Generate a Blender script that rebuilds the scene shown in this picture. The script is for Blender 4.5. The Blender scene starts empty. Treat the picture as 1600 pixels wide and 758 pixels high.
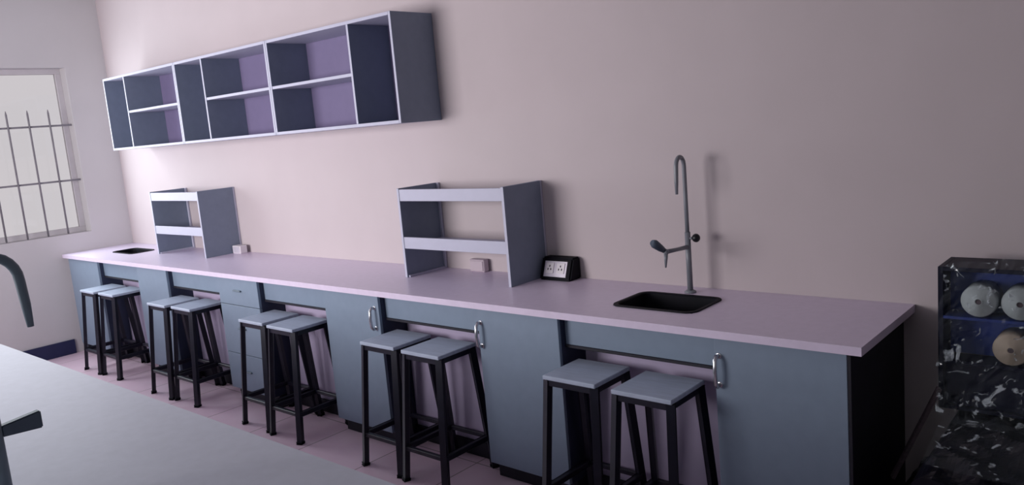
import bpy, bmesh, math, random
from mathutils import Vector, Matrix, noise
random.seed(4)
S = bpy.context.scene
COL = S.collection
ZF = 0.02            # floor level
TOP = 0.90           # worktop level
XL = -2.267          # window wall
XR, YF, ZC = 6.2, -4.7, 3.2

# ------------------------------------------------------------------ materials
def mat(name, col, rough=.5, metal=0., spec=.4, var=0.04, scale=14., bump=0., stretch=(1, 1, 1), coat=0.):
    m = bpy.data.materials.new(name); m.use_nodes = True
    nt = m.node_tree; n = nt.nodes; b = n['Principled BSDF']
    tc = n.new('ShaderNodeTexCoord'); mp = n.new('ShaderNodeMapping'); mp.inputs['Scale'].default_value = stretch
    nz = n.new('ShaderNodeTexNoise'); nz.inputs['Scale'].default_value = scale; nz.inputs['Detail'].default_value = 5
    nt.links.new(tc.outputs['Object'], mp.inputs[0]); nt.links.new(mp.outputs[0], nz.inputs['Vector'])
    rp = n.new('ShaderNodeValToRGB')
    lo = [max(0, c * (1 - var)) for c in col]; hi = [min(1, c * (1 + var)) for c in col]
    rp.color_ramp.elements[0].position = .3; rp.color_ramp.elements[1].position = .7
    rp.color_ramp.elements[0].color = (*lo, 1); rp.color_ramp.elements[1].color = (*hi, 1)
    nt.links.new(nz.outputs['Fac'], rp.inputs[0]); nt.links.new(rp.outputs[0], b.inputs['Base Color'])
    b.inputs['Roughness'].default_value = rough; b.inputs['Metallic'].default_value = metal
    b.inputs['Specular IOR Level'].default_value = spec; b.inputs['Coat Weight'].default_value = coat
    if bump:
        bp = n.new('ShaderNodeBump'); bp.inputs['Strength'].default_value = bump; bp.inputs['Distance'].default_value = .01
        nt.links.new(nz.outputs['Fac'], bp.inputs['Height']); nt.links.new(bp.outputs[0], b.inputs['Normal'])
    return m

M = {}
M['wall'] = mat('wall_paint', (.52, .455, .47), .85, spec=.15, var=.02, scale=3, bump=.03)
M['wall_side'] = mat('side_wall_paint', (.56, .54, .55), .85, spec=.15, var=.02, scale=3, bump=.03)
M['ceiling'] = mat('ceiling_paint', (.42, .41, .43), .9, spec=.1, var=.02, scale=3)
M['face'] = mat('grey_melamine', (.20, .255, .335), .45, spec=.35, var=.03, scale=20)
M['side'] = mat('shade_toned_melamine', (.19, .225, .30), .5, spec=.3, var=.04, scale=20)  # shade of the side panels is put into this darker colour
M['carcass'] = mat('shade_toned_carcass', (.028, .035, .07), .5, spec=.3, var=.04)  # dark tone carries the shade on the base cabinet sides
M['edge'] = mat('pale_edge_band', (.46, .46, .57), .5, var=.02)
M['back'] = mat('lilac_board', (.185, .155, .275), .6, var=.03)
M['top'] = mat('lilac_worktop', (.69, .60, .75), .33, spec=.45, var=.03, scale=30)
M['bench'] = mat('grey_worktop', (.54, .56, .64), .55, spec=.2, var=.03, scale=30)
M['black'] = mat('black_polypropylene', (.004, .004, .008), .6, spec=.12, var=.2)
M['frame'] = mat('black_steel', (.008, .008, .018), .4, spec=.4, var=.2)
M['seat'] = mat('grey_seat_board', (.40, .455, .57), .5, var=.08, scale=9, stretch=(1, 6, 1))
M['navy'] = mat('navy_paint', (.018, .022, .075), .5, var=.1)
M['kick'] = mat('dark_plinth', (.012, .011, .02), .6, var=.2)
M['chrome'] = mat('brushed_chrome', (.62, .62, .66), .25, metal=.9, var=.05)
M['tap'] = mat('grey_coated_tube', (.19, .20, .23), .35, spec=.5, var=.05)
M['tapdark'] = mat('slate_coated_tube', (.13, .17, .21), .45, spec=.4, var=.05)
M['knob'] = mat('black_knob', (.008, .008, .012), .35, var=.2)
M['paddle'] = mat('slate_lever', (.06, .08, .115), .4, var=.1)
M['white'] = mat('white_plastic', (.72, .68, .72), .4, var=.02)
M['pinkish'] = mat('pinkish_plastic', (.50, .42, .47), .5, var=.02)
M['bayback'] = mat('lilac_bay_board', (.46, .40, .56), .6, var=.03)
M['silver'] = mat('silver_plate', (.62, .58, .66), .35, metal=.2, var=.1, scale=25)
M['iron'] = mat('grey_iron', (.20, .19, .21), .5, var=.1)
M['winframe'] = mat('pale_window_frame', (.58, .55, .57), .5, var=.03)
M['crate'] = mat('blue_crate_board', (.012, .03, .17), .45, var=.15)
M['crateedge'] = mat('blackish_navy_board', (.004, .005, .018), .5, spec=.2, var=.15)
M['roll'] = mat('pale_roll', (.33, .37, .38), .7, var=.12, scale=30)
M['rollb'] = mat('tan_roll', (.36, .30, .24), .7, var=.12, scale=30)
M['bag'] = mat('black_film', (.005, .005, .010), .28, spec=.35, var=.3)
M['lath'] = mat('dull_timber', (.07, .05, .06), .7, var=.2, stretch=(1, 1, 8))
M['ground'] = mat('pale_ground', (.5, .47, .45), .9)

def floor_mat():
    m = bpy.data.materials.new('floor_tiles'); m.use_nodes = True
    nt = m.node_tree; n = nt.nodes; b = n['Principled BSDF']
    tc = n.new('ShaderNodeTexCoord'); br = n.new('ShaderNodeTexBrick')
    br.offset = 0; br.inputs['Scale'].default_value = 1
    br.inputs['Brick Width'].default_value = .5; br.inputs['Row Height'].default_value = .5
    br.inputs['Mortar Size'].default_value = .004; br.inputs['Mortar Smooth'].default_value = .3
    br.inputs['Color1'].default_value = (.84, .63, .74, 1); br.inputs['Color2'].default_value = (.80, .59, .70, 1)
    br.inputs['Mortar'].default_value = (.33, .24, .25, 1)
    nz = n.new('ShaderNodeTexNoise'); nz.inputs['Scale'].default_value = 9; nz.inputs['Detail'].default_value = 6
    mx = n.new('ShaderNodeMixRGB'); mx.blend_type = 'OVERLAY'; mx.inputs[0].default_value = .15
    nt.links.new(tc.outputs['Object'], br.inputs['Vector']); nt.links.new(tc.outputs['Object'], nz.inputs['Vector'])
    nt.links.new(br.outputs['Color'], mx.inputs[1]); nt.links.new(nz.outputs['Fac'], mx.inputs[2])
    nt.links.new(mx.outputs[0], b.inputs['Base Color']); b.inputs['Roughness'].default_value = .38
    return m
M['floor'] = floor_mat()

def film_mat(name, tint, lo, hi, scale):
    """thin clear plastic: mostly see-through, with milky noise patches painted in as glints"""
    m = bpy.data.materials.new(name); m.use_nodes = True
    nt = m.node_tree; n = nt.nodes; out = n['Material Output']; b = n['Principled BSDF']
    b.inputs['Base Color'].default_value = (*tint, 1); b.inputs['Roughness'].default_value = .12
    b.inputs['Specular IOR Level'].default_value = .9
    tr = n.new('ShaderNodeBsdfTransparent'); mx = n.new('ShaderNodeMixShader')
    tc = n.new('ShaderNodeTexCoord'); nz = n.new('ShaderNodeTexNoise')
    nz.inputs['Scale'].default_value = scale; nz.inputs['Detail'].default_value = 8; nz.inputs['Distortion'].default_value = 1.5
    rp = n.new('ShaderNodeValToRGB'); rp.color_ramp.elements[0].position = .60; rp.color_ramp.elements[1].position = .68  # sharp pale patches paint glints of light into the film
    rp.color_ramp.elements[0].color = (lo, lo, lo, 1); rp.color_ramp.elements[1].color = (hi, hi, hi, 1)
    nt.links.new(tc.outputs['Object'], nz.inputs['Vector']); nt.links.new(nz.outputs['Fac'], rp.inputs[0])
    nt.links.new(rp.outputs[0], mx.inputs[0]); nt.links.new(tr.outputs[0], mx.inputs[1]); nt.links.new(b.outputs[0], mx.inputs[2])
    nt.links.new(mx.outputs[0], out.inputs['Surface'])
    return m
M['film'] = film_mat('clear_film', (.50, .56, .60), .02, .65, 15)

def glass_mat():
    m = bpy.data.materials.new('window_glass'); m.use_nodes = True
    nt = m.node_tree; n = nt.nodes; out = n['Material Output']
    tr = n.new('ShaderNodeBsdfTransparent'); gl = n.new('ShaderNodeBsdfGlossy'); gl.inputs['Roughness'].default_value = .02
    fr = n.new('ShaderNodeFresnel'); fr.inputs[0].default_value = 1.3; mx = n.new('ShaderNodeMixShader')
    nt.links.new(fr.outputs[0], mx.inputs[0]); nt.links.new(tr.outputs[0], mx.inputs[1]); nt.links.new(gl.outputs[0], mx.inputs[2])
    nt.links.new(mx.outputs[0], out.inputs['Surface'])
    return m
M['glass'] = glass_mat()

# ------------------------------------------------------------------ mesh helpers
class MB:
    """collects shapes into one mesh; mats is a list of material keys"""
    def __init__(s, *mats): s.bm = bmesh.new(); s.mats = mats
    def box(s, x0, x1, y0, y1, z0, z1, m=0, edge=None, bev=.0012):
        """edge: material slot for the faces that look to -y (edge banding)"""
        r = bmesh.ops.create_cube(s.bm, size=1)
        vs = r['verts']
        for v in vs:
            v.co = Vector(((x0 + x1) / 2 + v.co.x * (x1 - x0), (y0 + y1) / 2 + v.co.y * (y1 - y0), (z0 + z1) / 2 + v.co.z * (z1 - z0)))
        fs = list({f for v in vs for f in v.link_faces})
        for f in fs:
            f.material_index = m
            f.normal_update()
            if edge is not None and f.normal.y < -.9: f.material_index = edge
        if bev:
            es = list({e for f in fs for e in f.edges})
            bmesh.ops.bevel(s.bm, geom=es, offset=bev, segments=1, affect='EDGES', clamp_overlap=True)
        return s
    def bar(s, a, b, w, h=None, m=0):
        """square bar from a to b"""
        a, b = Vector(a), Vector(b); h = h or w; d = b - a
        r = bmesh.ops.create_cube(s.bm, size=1)
        q = d.to_track_quat('Z', 'Y').to_matrix()
        for v in r['verts']:
            c = Vector((v.co.x * w, v.co.y * h, v.co.z * d.length)); v.co = (a + b) / 2 + q @ c
        fs = list({f for v in r['verts'] for f in v.link_faces})
        for f in fs: f.material_index = m
        bmesh.ops.bevel(s.bm, geom=list({e for f in fs for e in f.edges}), offset=min(w, h) * .12, segments=1, affect='EDGES')
        return s
    def tube(s, pts, rad, n=12, m=0, cap=True):
        """swept tube; rad a number or one per point"""
        pts = [Vector(p) for p in pts]
        if not hasattr(rad, '__len__'): rad = [rad] * len(pts)
        rings = []; up = Vector((.31, .17, .93)).normalized()
        t0 = (pts[1] - pts[0]).normalized(); x = t0.cross(up)
        if x.length < .05: x = t0.cross(Vector((1, 0, 0)))
        x.normalize()
        for i, p in enumerate(pts):
            t = (pts[min(i + 1, len(pts) - 1)] - pts[max(i - 1, 0)]).normalized()
            x = (x - t * x.dot(t)).normalized(); y = t.cross(x)
            rings.append([s.bm.verts.new(p + rad[i] * (math.cos(2 * math.pi * k / n) * x + math.sin(2 * math.pi * k / n) * y)) for k in range(n)])
        for a, b in zip(rings, rings[1:]):
            for k in range(n):
                f = s.bm.faces.new((a[k], a[(k + 1) % n], b[(k + 1) % n], b[k])); f.material_index = m; f.smooth = True
        if cap:
            for rg in (list(reversed(rings[0])), rings[-1]):
                f = s.bm.faces.new(rg); f.material_index = m
        return s
    def ball(s, c, rx, ry=None, rz=None, m=0):
        r = bmesh.ops.create_uvsphere(s.bm, u_segments=18, v_segments=12, radius=1)
        for v in r['verts']:
            v.co = Vector(c) + Vector((v.co.x * rx, v.co.y * (ry or rx), v.co.z * (rz or rx)))
        for f in {f for v in r['verts'] for f in v.link_faces}: f.smooth = True; f.material_index = m
        return s
    def prism(s, poly, z0, z1, m=0):
        a = [s.bm.verts.new((x, y, z0)) for x, y in poly]; b = [s.bm.verts.new((x, y, z1)) for x, y in poly]
        n = len(poly)
        s.bm.faces.new(list(reversed(a))).material_index = m; s.bm.faces.new(b).material_index = m
        for k in range(n): s.bm.faces.new((a[k], a[(k + 1) % n], b[(k + 1) % n], b[k])).material_index = m
        return s
    def build(s, name, parent=None):
        bmesh.ops.recalc_face_normals(s.bm, faces=s.bm.faces)
        me = bpy.data.meshes.new(name); s.bm.to_mesh(me); s.bm.free()
        for k in s.mats: me.materials.append(M[k])
        o = bpy.data.objects.new(name, me); COL.objects.link(o)
        if parent: o.parent = parent
        return o

def tag(o, label, cat, group=None):
    o['label'] = label; o['category'] = cat
    if group: o['group'] = group
    return o
def thing(name, label, cat, loc=(0, 0, 0), rz=0, group=None):
    o = bpy.data.objects.new(name, None); COL.objects.link(o)
    o.empty_display_size = .1; o.location = loc; o.rotation_euler = (0, 0, rz)
    return tag(o, label, cat, group)
def copy_thing(src, loc, label, rz=0, group=None):
    r = src.copy(); COL.objects.link(r); r.location = loc; r.rotation_euler = (0, 0, rz); r['label'] = label
    if group: r['group'] = group
    for ch in list(src.children):
        c = ch.copy(); COL.objects.link(c); c.parent = r
        for g in list(ch.children):
            d = g.copy(); COL.objects.link(d); d.parent = c
    return r
def struct(o): o['kind'] = 'structure'; return o

# ------------------------------------------------------------------ the room
WY0, WY1, WZ0, WZ1 = -2.15, -.345, 1.065, 2.50       # the barred window
T = .2
struct(MB('floor').box(XL - T, XR + T, YF - T, T, ZF - .1, ZF, bev=0).build('floor'))
struct(MB('ceiling').box(XL - T, XR + T, YF - T, T, ZC, ZC + .1, bev=0).build('ceiling'))
struct(MB('wall').box(XL - T, XR + T, 0, T, ZF, ZC, bev=0).build('wall_back'))
w = MB('wall_side')
w.box(XL - T, XL, YF, WY0, ZF, ZC, bev=0).box(XL - T, XL, WY1, 0, ZF, ZC, bev=0)
w.box(XL - T, XL, WY0, WY1, ZF, WZ0, bev=0).box(XL - T, XL, WY0, WY1, WZ1, ZC, bev=0)
struct(w.build('wall_left'))
struct(MB('wall_side').box(XR, XR + T, YF, 0, ZF, ZC, bev=0).build('wall_right'))
FW = [(-.85, 1.85), (3.0, 5.2)]                          # wall behind the camera: left window, right one added for fill light
FZ0, FZ1 = 1.05, 2.55
w = MB('wall_side')
xs = [XL - T] + [v for p in FW for v in p] + [XR + T]
for k in range(0, len(xs), 2): w.box(xs[k], xs[k + 1], YF - T, YF, ZF, ZC, bev=0)
for a, b in FW: w.box(a, b, YF - T, YF, ZF, FZ0, bev=0).box(a, b, YF - T, YF, FZ1, ZC, bev=0)
struct(w.build('wall_front'))

def window(name, to_world, u0, u1, v0, v1, mull):
    """casement built in local u (along), d (depth), v (up)"""
    f = MB('winframe')
    fw = .045
    def b(mb, a0, a1, d0, d1, c0, c1):
        p, q = to_world(a0, d0, c0), to_world(a1, d1, c1)
        mb.box(min(p[0], q[0]), max(p[0], q[0]), min(p[1], q[1]), max(p[1], q[1]), c0, c1, bev=.002)
    b(f, u0, u1, .12, .16, v0, v0 + fw); b(f, u0, u1, .12, .16, v1 - fw, v1)
    b(f, u0, u0 + fw, .12, .16, v0 + fw, v1 - fw); b(f, u1 - fw, u1, .12, .16, v0 + fw, v1 - fw)
    for m_ in mull: b(f, m_ - .02, m_ + .02, .122, .158, v0 + fw, v1 - fw)
    o = struct(f.build(name))
    g = MB('glass'); b(g, u0 + fw, u1 - fw, .136, .142, v0 + fw, v1 - fw)
    g.build('pane', o)
    s = MB('winframe'); b(s, u0, u1, -.012, .119, v0 - .02, v0 + .001)
    return o
lw = window('window_1', lambda u, d, v: (XL - d, u, v), WY0, WY1, WZ0, WZ1, [-1.25])
g = MB('iron')
y = -.525
while y > WY0 + .03:
    g.tube([(XL - .04, y, WZ0 + .003), (XL - .04, y, 2.12), (XL - .04, y, 2.15)], [.0075, .0075, .002], 8); y -= .162
for z in (1.53, 2.01): g.box(XL - .052, XL - .046, WY0 + .002, WY1 - .002, z - .008, z + .008, bev=.001)
g.build('grille', lw)
for k, (a, b) in enumerate(FW): window('window_%d' % (k + 2), lambda u, d, v: (u, YF - d, v), a, b, FZ0, FZ1, [(2 * a + b) / 3, (a + 2 * b) / 3])
struct(MB('navy').box(XL, XL + .014, YF, -.64, ZF, .145).build('baseboard_left'))
struct(MB('navy').box(4.47, XR, -.014, 0, ZF, .145).build('baseboard_back'))
struct(MB('navy').box(XR - .014, XR, YF, -.015, ZF, .145).build('baseboard_right'))
struct(MB('ground').box(-14, XL - T - .02, -14, 6, -.5, -.4, bev=0).build('trim_1'))

# ------------------------------------------------------------------ wall cabinets
SZ0, SZ1, SD, PT = 1.752, 2.338, .3035, .018
def wall_cabinet(x0, x1, xd, label, tall_left):
    t = thing('wall_cabinet', label, 'wall cabinet', (x0, -.001, SZ0), 0, 'open wall cabinets in a row')
    W, H, D = x1 - x0, SZ1 - SZ0, SD - .001; d = xd - x0
    MB('side', 'edge').box(0, PT, -D, 0, 0, H, 0, 1).build('side_panel', t)
    MB('side', 'edge').box(W - PT, W, -D, 0, 0, H, 0, 1).build('side_panel', t)
    MB('side', 'edge').box(d - PT / 2, d + PT / 2, -D, -.012, PT, H - PT, 0, 1).build('divider', t)
    MB('edge').box(PT, W - PT, -D, 0, H - PT, H).build('top_panel', t)
    MB('edge').box(PT, W - PT, -D, 0, 0, PT).build('bottom_panel', t)
    MB('back').box(PT, W - PT, -.012, 0, PT, H - PT).build('back_panel', t)
    a, b = (d + PT / 2, W - PT) if tall_left else (PT, d - PT / 2)
    z = 2.045 - SZ0
    MB('edge').box(a, b, -D + .002, -.012, z - PT / 2, z + PT / 2).build('shelf', t)
    return t
wall_cabinet(-1.648, -.431, -1.265, 'open lilac wall cabinet with shade-toned sides at window end of the row', True)
wall_cabinet(-.429, .776, -.035, 'open wall cabinet in the middle of the row of three', True)
wall_cabinet(.778, 1.975, 1.603, 'open wall cabinet at the right end of the row, grey outer side showing', False)

# ------------------------------------------------------------------ base units under the worktop
FY = -.600           # door faces
CZ1 = TOP - .03      # underside of the worktop
def handle(parent, x, z):
    h = MB('chrome'); yy = FY
    h.tube([(x, yy, z + .055), (x, yy - .018, z + .058), (x, yy - .030, z + .045), (x, yy - .034, z), (x, yy - .030, z - .045), (x, yy - .018, z - .058), (x, yy, z - .055)], .008, 10)
    h.ball((x, yy, z + .055), .012, .004, .012).ball((x, yy, z - .055), .012, .004, .012)
    return h.build('handle', parent)
def cabinet_body(t, x0, x1):
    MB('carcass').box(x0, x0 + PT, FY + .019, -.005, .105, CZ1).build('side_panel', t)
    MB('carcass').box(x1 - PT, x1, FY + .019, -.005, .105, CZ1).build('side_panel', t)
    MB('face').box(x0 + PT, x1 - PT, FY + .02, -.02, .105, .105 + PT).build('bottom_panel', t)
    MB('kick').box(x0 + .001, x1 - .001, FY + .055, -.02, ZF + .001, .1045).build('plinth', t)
def door(t, x0, x1, hx=None):
    d = MB('face').box(x0 + .002, x1 - .001, FY, FY + .018, .11, CZ1 - .004, bev=.0015).build('door', t)
    if hx is not None: handle(d, hx, .745)
    return d
def drawers(t, x0, x1):
    zs = [.11, .36, .69, CZ1 - .004]
    for a, b in zip(zs, zs[1:]):
        d = MB('face').box(x0 + .002, x1 - .001, FY, FY + .018, a + .002, b - .002, bev=.0015).build('drawer', t)
        c = (x0 + x1) / 2; z = (a + b) / 2 + .01
        MB('tapdark').box(c - .045, c + .045, FY - .012, FY - .0005, z - .005, z + .005, bev=.002).build('pull', d)
BAY = [-1.595, -.395, .810, 1.980, 3.175, 4.375]; CW = .478
n0 = thing('base_cabinet', 'narrow grey base cabinet against the window wall, left end of the counter', 'base cabinet', (0, 0, 0), 0, 'grey base units under the worktop')
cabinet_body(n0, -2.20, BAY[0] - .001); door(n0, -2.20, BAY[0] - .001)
MB('side').box(XL + .001, -2.201, FY + .03, FY + .045, ZF + .001, CZ1).build('filler_strip', n0)
ulab = ['grey base unit with knee space nearest the window, under the far rack',
        'grey base unit with knee space and a stack of drawers, second from the window',
        'grey base unit whose door handle sits at its right edge, middle of the counter',
        'grey base unit with knee space below the near rack and socket box',
        'grey base unit with outer end blackened for shade, at the right end under the sink']
for k in range(5):
    x0, x1 = BAY[k], BAY[k + 1] - .001; c0 = BAY[k + 1] - CW
    t = thing('base_unit', ulab[k], 'base cabinet', (0, 0, 0), 0, 'grey base units under the worktop')
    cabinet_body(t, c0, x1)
    if k == 1: drawers(t, c0, x1)
    else: door(t, c0, x1, {0: None, 2: x1 - .036, 3: c0 + .018, 4: c0 + .018}[k])
    MB('face', 'kick').box(x0 + .001, c0 - .001, FY + .045, FY + .063, .742, CZ1 - .002).build('apron', t)
    MB('kick').box(x0 + .001, c0 - .001, FY + .040, FY + .066, .729, .7415).build('apron_lower_strip', t)  # thin dark strip along the lower edge of the apron
    MB('bayback').box(x0 + .001, c0 - .001, -.42, -.405, ZF + .001, CZ1 - .002).build('back_panel', t)
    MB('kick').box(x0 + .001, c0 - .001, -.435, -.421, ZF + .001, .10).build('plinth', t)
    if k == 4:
        MB('kick').box(x1 + .0005, x1 + .012, FY, -.004, ZF + .001, CZ1 - .001).build('end_panel', t)['label'] = 'outer end panel coloured black for shade'  # black colour stands in for the shade on this end

# ------------------------------------------------------------------ worktop with two sink holes
SK = [(3.335, 3.735, -.445, -.160), (-1.80, -1.40, -.40, -.185)]
WX1, WD = 4.426, .620
wt = MB('top')
ss = sorted(SK)
xs = [XL + .001] + [v for q in ss for v in (q[0] + .012, q[1] - .012)] + [WX1]
for k in range(0, len(xs), 2): wt.box(xs[k], xs[k + 1], -WD, -.001, CZ1, TOP, bev=0)
for q in ss:
    wt.box(q[0] + .012, q[1] - .012, -WD, q[2] + .012, CZ1, TOP, bev=0)
    wt.box(q[0] + .012, q[1] - .012, q[3] - .012, -.001, CZ1, TOP, bev=0)
o = wt.build('worktop')
bm = bmesh.new(); bm.from_mesh(o.data); bmesh.ops.remove_doubles(bm, verts=bm.verts, dist=.0001); bm.to_mesh(o.data); bm.free()
tag(o, 'long pale lilac laboratory worktop along the back wall over the grey cabinets', 'worktop')

def sink(q, label):
    x0, x1, y0, y1 = q; cx, cy = (x0 + x1) / 2, (y0 + y1) / 2
    t = thing('lab_sink', label, 'sink', (cx, cy, TOP), 0, 'black sinks in the long worktop')
    a, b = (x1 - x0) / 2, (y1 - y0) / 2
    def rr(a, b, r, n=5):
        p = []
        for sx, sy, s0 in ((1, 1, 0), (-1, 1, 90), (-1, -1, 180), (1, -1, 270)):
            for k in range(n + 1):
                an = math.radians(s0 + 90 * k / n); p.append((sx * (a - r) + r * math.cos(an), sy * (b - r) + r * math.sin(an)))
        return p
    m = MB('black'); rings = []
    for (da, r, z) in ((0, .05, .0005), (.001, .05, .005), (.016, .04, .005), (.02, .04, 0), (.03, .04, -.15), (.06, .03, -.165)):
        rings.append([m.bm.verts.new((x, y, z)) for x, y in rr(a - da, b - da, r)])
    n = len(rings[0])
    for r0, r1 in zip(rings, rings[1:]):
        for k in range(n): m.bm.faces.new((r0[k], r0[(k + 1) % n], r1[(k + 1) % n], r1[k])).smooth = False
    m.bm.faces.new(rings[-1])
    m.build('bowl', t)
    MB('chrome').tube([(0, 0, -.1645), (0, 0, -.161)], .03, 20).build('drain', t)
    return t
sink(SK[0], 'black drop-in sink below the tall tap, right part of the worktop')
sink(SK[1], 'black drop-in sink near the window, left of the far rack')

# ------------------------------------------------------------------ taps
def lab_tap(label, loc, rz, reach, body, knobm, wide=1., lever=False):
    t = thing('lab_tap', label, 'tap', loc, rz)
    MB(body).tube([(0, 0, 0), (0, 0, .006), (0, 0, .012)], [.026, .026, .016], 20).build('flange', t)
    MB(body).tube([(0, 0, .010), (0, 0, .27)], .0125 * wide, 16).build('column', t)
    R = reach / 2; zt = .60 - R * 1.2
    pts = [(0, 0, .268), (0, 0, .40), (0, 0, zt)]
    for k in range(1, 13):
        a = math.pi * k / 12; pts.append((0, -R + R * math.cos(a), zt + R * 1.2 * math.sin(a)))
    pts += [(0, -reach - .004, zt - .06), (0, -reach - .006, zt - .115)]
    rr = [.0095 * wide] * (len(pts) - 2) + [.0088 * wide, .006 * wide]
    MB(body).tube(pts, rr, 14).build('spout', t)
    if lever:
        m = MB(knobm)
        p = [(-.010, -.012, .176), (-.010, -.100, .170), (-.010, -.100, .214), (-.010, -.012, .203)]
        a = [m.bm.verts.new(q) for q in p]; b = [m.bm.verts.new((.012, q[1], q[2])) for q in p]
        m.bm.faces.new(a); m.bm.faces.new(list(reversed(b)))
        for k in range(4): m.bm.faces.new((a[k], a[(k + 1) % 4], b[(k + 1) % 4], b[k]))
        bmesh.ops.bevel(m.bm, geom=list(m.bm.edges), offset=.003, segments=2, affect='EDGES')
        m.build('lever', t)['label'] = 'flat slate lever'
        return t
    k = MB(body).tube([(.010, 0, .243), (.022, .004, .243)], .006, 10).build('valve', t)
    MB(knobm).ball((.034, .012, .243), .018, .018, .019).build('knob', k)['label'] = 'round black knob'
    arm = MB(body).tube([(0, -.009, .205), (0, -.10, .210), (0, -.185, .216)], [.010, .0085, .0095], 12).ball((0, -.188, .216), .0125).build('arm', t)
    MB(body).tube([(0, -.19, .210), (0, -.193, .185), (0, -.198, .150)], [.009, .0075, .0035], 12).build('nozzle', arm)
    MB('paddle').tube([(-.006, -.193, .222), (-.014, -.212, .237), (-.022, -.24, .258), (-.026, -.252, .266)], [.011, .0155, .0185, .012], 14).build('front_knob', arm)['label'] = 'dark grey lever knob'
    return t
lab_tap('tall grey gooseneck laboratory tap with side nozzle standing behind the black sink', (3.54, -.106, TOP), 0, .068, 'tap', 'knob')
lab_tap('slate gooseneck tap with flat lever on the near island bench', (3.11, -2.664, TOP), math.pi, .108, 'tapdark', 'paddle', 1.25, True)

# ------------------------------------------------------------------ racks on the worktop
def rack(x0, x1, label):
    t = thing('reagent_rack', label, 'rack', (x0, -.002, TOP), 0, 'two-tier racks on the worktop')
    W, H, D = x1 - x0, .50, .300
    MB('side', 'edge').box(0, PT, -D, -.0145, 0, H, 0, 1).build('side_panel', t)
    MB('side', 'edge').box(W - PT, W, -D, -.0145, 0, H, 0, 1).build('side_panel', t)
    MB('edge').box(0, .034, -.014, 0, 0, H).build('back_stile', t)
    MB('edge').box(W - .034, W, -.014, 0, 0, H).build('back_stile', t)
    for z in (.165, .430):
        s = MB('edge').box(PT, W - PT, -D + .018, -.0145, z + .002, z + .018).build('shelf', t)
        MB('edge').box(PT, W - PT, -D + .002, -D + .017, z, z + .064).build('lip', s)
    MB('edge').box(PT, PT + .012, -D + .01, -.0145, 0, .012).build('base_rail', t)
    return t
rack(-1.125, -.35, 'pale two-tier open rack on the worktop nearer the window')
rack(1.873, 2.662, 'two-tier open rack on the worktop nearer the tall tap')

# ------------------------------------------------------------------ small fittings on the worktop
t = thing('socket_box', 'black socket box with silver sloping face beside the near rack', 'socket box', (2.775, -.045, TOP))
m = MB('black')
prof = [(-.060, 0), (.043, 0), (.043, .112), (-.018, .112)]
a = [m.bm.verts.new((-.098, y, z)) for y, z in prof]; b = [m.bm.verts.new((.098, y, z)) for y, z in prof]
m.bm.faces.new(a); m.bm.faces.new(list(reversed(b)))
for k in range(4): m.bm.faces.new((a[k], a[(k + 1) % 4], b[(k + 1) % 4], b[k]))
bmesh.ops.bevel(m.bm, geom=list(m.bm.edges), offset=.008, segments=2, affect='EDGES')
m.build('housing', t)
sl = Vector((0, .042, .112)).normalized(); nn = Vector((0, -.112, .042)).normalized()
m = MB('silver')
c0 = Vector((0, -.060, 0)) + sl * .060
def slab(mb, cx, cs, hx, hs, th):
    vs = []
    for d in (-.001, th):
        for sx, sy in ((-1, -1), (1, -1), (1, 1), (-1, 1)):
            vs.append(mb.bm.verts.new(Vector((cx + sx * hx, 0, 0)) + c0 + sl * (cs + sy * hs) + nn * d))
    for q in ((3, 2, 1, 0), (4, 5, 6, 7), (0, 1, 5, 4), (1, 2, 6, 5), (2, 3, 7, 6), (3, 0, 4, 7)): mb.bm.faces.new([vs[i] for i in q])
slab(m, 0, 0, .070, .040, .004); face = m.build('face_plate', t)
for cx in (-.034, .034):
    m = MB('white'); slab(m, cx, .004, .024, .026, .008); s = m.build('outlet', face)
    h = MB('black')
    for dx, ds in ((-.009, -.006), (.009, -.006), (0, .010)): slab(h, cx + dx, .004 + ds, .0028, .005, .0088)
    h.build('socket_hole', s)
def small_box(name, label, loc, w, d, h, m1, m2):
    t = thing(name, label, 'socket box', loc)
    MB(m1).box(-w / 2, w / 2, -d / 2, d / 2, 0, h, bev=.004).build('housing', t)
    f = MB(m2).box(-w / 2 + .008, w / 2 - .008, -d / 2 - .004, -d / 2 + .001, .008, h - .008, bev=.0015).build('face_plate', t)
    return t
small_box('socket_box', 'small white socket box on the worktop at the right side of the far rack', (-.285, -.06, TOP), .11, .06, .06, 'white', 'silver')
small_box('socket_box', 'small pinkish white socket box under the shelves of the near rack', (2.19, -.03, TOP), .11, .04, .07, 'pinkish', 'pinkish')
small_box('socket_box', 'small black socket box inside the far rack', (-.60, -.06, TOP), .12, .06, .045, 'black', 'black')

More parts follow.
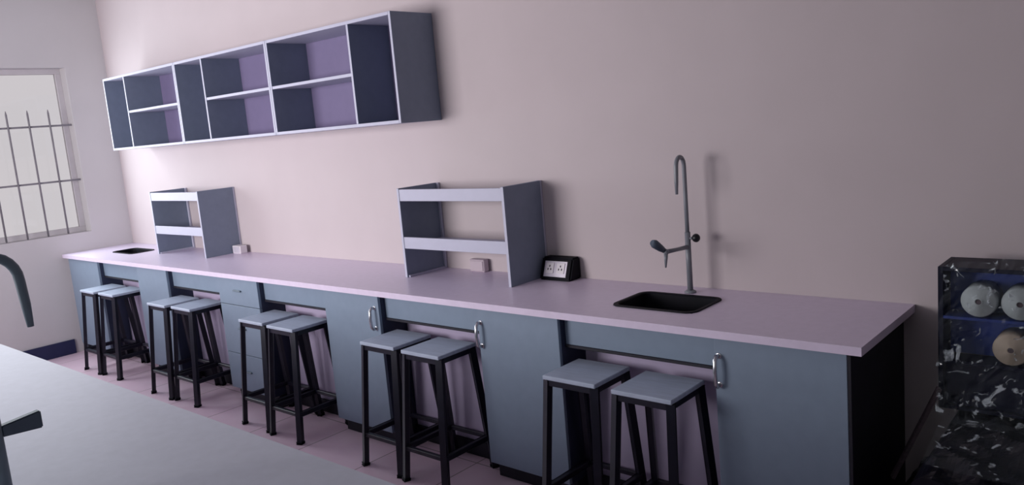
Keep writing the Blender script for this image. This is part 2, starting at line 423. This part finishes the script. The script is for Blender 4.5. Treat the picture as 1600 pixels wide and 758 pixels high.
# ------------------------------------------------------------------ stools
SH = .672 - ZF       # seat top above floor
def make_stool(loc, label):
    t = thing('lab_stool', label, 'stool', loc, 0, 'square lab stools along the counter')
    w, d = .131, .1275
    MB('seat').box(-w, w, -d, d, SH - .018, SH, bev=.003).build('seat', t)
    f = MB('frame'); z0, z1 = SH - .044, SH - .0185
    for s in (-1, 1):
        f.box(-w + .012, w - .012, s * (d - .018) - .0115, s * (d - .018) + .0115, z0, z1)
        f.box(s * (w - .018) - .0115, s * (w - .018) + .0115, -d + .031, d - .031, z0, z1)
    f.build('seat_frame', t)
    tx, ty, bx_, by_ = w - .014, d - .02, w + .009, d + .042
    def at(sx, sy, z):
        k = 1 - z / (SH - .02); return Vector((sx * (tx + (bx_ - tx) * k), sy * (ty + (by_ - ty) * k), z))
    for sx in (-1, 1):
        for sy in (-1, 1):
            l = MB('frame').bar(at(sx, sy, SH - .02), at(sx, sy, .004), .026).build('leg', t)
            MB('black').bar(at(sx, sy, .012), at(sx, sy, 0), .030).build('foot_cap', l)
    z = .165
    for a, b in (((-1, -1), (1, -1)), ((-1, 1), (1, 1)), ((-1, -1), (-1, 1)), ((1, -1), (1, 1))):
        MB('frame').bar(at(*a, z), at(*b, z), .022).build('foot_rail', t)
    return t
SX = [-1.428, -1.102, -.228, .098, .974, 1.300, 2.143, 2.472, 3.340, 3.687]
place = ['nearest the window', 'by the narrow cabinet', None]
slab_ = ['first stool from the window wall, at the far end of the row', 'second stool from the window wall, touching the farthest one',
         'third stool from the window, left one of the pair before the drawers', 'fourth stool from the window, right one of the pair before the drawers',
         'left stool of the middle pair of stools, fifth from the window', 'right stool of the middle pair of stools, sixth from the window',
         'left stool of the pair below the near rack', 'right stool of the pair below the near rack, beside the chrome door handle',
         'left stool of the pair below the sink', 'right stool of the pair below the sink, nearest the camera']
st = make_stool((SX[0], -.650, ZF), 'square grey ' + slab_[0])
jit = [0, .01, -.006, .008, .004, -.008, .006, -.006, .005, -.01]
for x, l, j in list(zip(SX, slab_, jit))[1:]:
    copy_thing(st, (x, -.650 + j, ZF), 'grey ' + l)

# ------------------------------------------------------------------ island bench in the foreground
t = thing('island_bench', 'pale grey island bench in the near left foreground', 'bench', (1.9, -2.70, ZF))
MB('bench').box(-2.6, 3.05, -.62, .62, .85, .88, bev=.002).build('worktop', t)
for x in (-2.5, -.7, 1.1, 2.98):
    MB('side').box(x - .009, x + .009, -.58, .58, .001, .849).build('side_panel', t)
for s in (-1, 1):
    MB('face').box(-2.489, 2.969, s * .59 - .009, s * .59 + .009, .10, .848).build('front_panel', t)
MB('kick').box(-2.489, 2.969, -.52, .52, .001, .099).build('plinth', t)

# ------------------------------------------------------------------ wrapped goods at the right end
def heap(name, x0, x1, y0, y1, hfun, nx, ny, amp, mats, seed):
    m = MB(*mats); V = {}
    for i in range(nx + 1):
        for j in range(ny + 1):
            u, v = i / nx, j / ny
            x, y = x0 + (x1 - x0) * u, y0 + (y1 - y0) * v
            e = min(u, 1 - u, v, 1 - v)
            h = hfun(u, v)
            p = Vector((x * 4 + seed, y * 3, 0))
            r = abs(noise.noise(p)) + .45 * abs(noise.noise(p * 2.1)) + .10 * abs(noise.noise(p * 5))
            z = ZF + (h - amp * r if e > 0 else .002)
            V[i, j] = m.bm.verts.new((x, y, max(z, ZF + .002)))
    for i in range(nx):
        for j in range(ny): m.bm.faces.new((V[i, j], V[i + 1, j], V[i + 1, j + 1], V[i, j + 1]))
    bd = [V[i, 0] for i in range(nx + 1)] + [V[nx, j] for j in range(1, ny + 1)] + [V[i, ny] for i in range(nx - 1, -1, -1)] + [V[0, j] for j in range(ny - 1, 0, -1)]
    m.bm.faces.new(bd)
    return m.build(name)
def hb(u, v):
    s = min(1, max(0, (u - .02) / .22)); return .31 + .29 * s * s * (3 - 2 * s) - .10 * max(0, .35 - v)
o = heap('wrapped_bundle', 4.455, 5.25, -.80, -.03, hb, 64, 56, .10, ('bag',), 3)
tag(o, 'bulky bundle wrapped in shiny black plastic on the floor at the right edge', 'bundle')
CX, CY, CZ = 4.574, -.30, .60 + ZF
t = thing('packing_crate', 'navy blue open crate of pale rolls standing on the black bundle', 'crate', (CX, CY, CZ))
CWD, CDP, CHT = .52, .18, 1.112 - CZ
MB('crateedge').box(0, .016, 0, CDP, 0, CHT).build('side_panel', t)
MB('crateedge').box(CWD - .016, CWD, 0, CDP, 0, CHT).build('side_panel', t)
MB('crate').box(.016, CWD - .016, .10, .112, .172, CHT - .014).build('back_panel', t)['label'] = 'blue back board'
MB('crateedge').box(.016, CWD - .016, .02, .032, .012, .160).build('front_panel', t)
MB('crateedge').box(.016, CWD - .016, 0, CDP, CHT - .014, CHT).build('top_panel', t)
MB('crateedge').box(.016, CWD - .016, 0, CDP, 0, .012).build('bottom_panel', t)
MB('crateedge').box(.016, CWD - .016, 0, .0995, .160, .172).build('shelf', t)
MB('crate').box(.016, CWD - .016, 0, .0995, .315, .325).build('shelf', t)
def roll(x, z, r, m_, label):
    m = MB(m_)
    q = [(r * .18, -.012), (r * .22, -.006), (r * .90, -.006), (r, .004), (r, .088), (r * .18, .088)]
    n = 28; R_ = [[m.bm.verts.new((a * math.cos(2 * math.pi * k / n), y, a * math.sin(2 * math.pi * k / n))) for k in range(n)] for a, y in q]
    for a, b in zip(R_, R_[1:] + R_[:1]):
        for k in range(n): m.bm.faces.new((a[k], a[(k + 1) % n], b[(k + 1) % n], b[k])).smooth = True
    o = m.build('paper_roll'); o.location = (CX + x, CY + .006, CZ + z)
    MB('lath').tube([(0, -.007, 0), (0, .086, 0)], r * .17, 16).build('core', o)
    return tag(o, label, 'roll', 'rolls in the navy crate')
roll(.120, .326 + .055, .054, 'roll', 'pale round roll at the upper left of the navy crate')
roll(.236, .326 + .055, .054, 'roll', 'pale round roll at the upper right of the navy crate')
roll(.212, .173 + .055, .054, 'rollb', 'tan round roll on the shelf below the pale rolls')

def sheet(name, P, nx, ny, amp, seed, m_, label, cat, fr=9.):
    """crumpled sheet over a patch P(u,v) with its own thickness"""
    m = MB(m_); V = {}
    for i in range(nx + 1):
        for j in range(ny + 1):
            u, v = i / nx, j / ny; p = Vector(P(u, v)); q = p * fr + Vector((seed, 0, 0))
            d = Vector((noise.noise(q), -abs(noise.noise(q * 1.7 + Vector((5, 1, 2)))) - .6 * abs(noise.noise(q * 4)), noise.noise(q + Vector((0, 9, 3)))))
            V[i, j] = m.bm.verts.new(p + amp * Vector((d.x * .6, d.y, d.z * .8)))
    for i in range(nx):
        for j in range(ny): m.bm.faces.new((V[i, j], V[i + 1, j], V[i + 1, j + 1], V[i, j + 1]))
    o = m.build(name)
    sd = o.modifiers.new('thick', 'SOLIDIFY'); sd.thickness = .0006
    return tag(o, label, cat)
sheet('plastic_film', lambda u, v: (CX + .02 + .50 * u, CY - .045 - .10 * (1 - v) ** 2, CZ + .022 + (CHT - .012 + .11 * u) * v), 46, 60, .045, 2.0, 'film',
      'crumpled clear plastic film hanging over the front of the navy crate', 'film')
sheet('plastic_film', lambda u, v: (4.66 + .50 * u, -.86 + .29 * v, .655 + .05 * v), 50, 30, .020, 7.0, 'film',
      'loose crumpled clear film lying over the shiny black bundle', 'film', 7.)
l = MB('lath').bar((4.452, -.40, .375), (4.585, -.335, .700), .022, .010).build('timber_lath')
tag(l, 'dull thin timber lath leaning between black bundle and navy crate', 'lath')

# ------------------------------------------------------------------ light
def area(name, loc, rot, sx, sy, power, col):
    d = bpy.data.lights.new(name, 'AREA'); d.shape = 'RECTANGLE'; d.size = sx; d.size_y = sy; d.energy = power; d.color = col
    o = bpy.data.objects.new(name, d); COL.objects.link(o); o.location = loc; o.rotation_euler = rot
    return o
k = area('daylight_front', (.5, YF + .03, 1.72), (math.radians(90), 0, math.radians(1)), 2.5, 1.3, 113, (1.0, .96, .98))
k.data.spread = math.radians(138)
area('fill_front_right', (4.1, YF + .03, 1.9), (math.radians(90), 0, 0), 2.1, 1.25, 3, (.78, 1.0, .95))  # added fill lamp behind the camera, no known source
area('daylight_left', (XL - .006, -1.25, 1.8), (math.radians(90), 0, math.radians(-90)), 1.75, 1.38, 50, (.86, .95, 1.0))
W = bpy.data.worlds.new('sky'); S.world = W; W.use_nodes = True
W.node_tree.nodes['Background'].inputs[0].default_value = (.97, .92, .96, 1); W.node_tree.nodes['Background'].inputs[1].default_value = .62

# ------------------------------------------------------------------ camera
cam = bpy.data.cameras.new('camera'); co = bpy.data.objects.new('camera', cam); COL.objects.link(co)
yaw, pitch, roll_ = .7262752942892811, -.15015472091501778, -.08605153536354607
f = Vector((-math.sin(yaw) * math.cos(pitch), math.cos(yaw) * math.cos(pitch), math.sin(pitch)))
r = Vector((math.cos(yaw), math.sin(yaw), 0)); u = r.cross(f)
R = math.cos(roll_) * r + math.sin(roll_) * u; U = -math.sin(roll_) * r + math.cos(roll_) * u
mw = Matrix((R, U, -f)).transposed().to_4x4(); mw.translation = (5.249487714295186, -3.1837710494732714, 1.7105355298355729)
co.matrix_world = mw
cam.sensor_width = 36; cam.lens = 1246.2211 / 1600 * 36; cam.clip_start = .02
S.camera = co
vs = S.view_settings
vs.view_transform = 'Standard'; vs.look = 'None'; vs.gamma = 1; vs.use_curve_mapping = False; vs.exposure = 0
S.cycles.max_bounces = 10; S.cycles.diffuse_bounces = 6; S.cycles.use_denoising = True
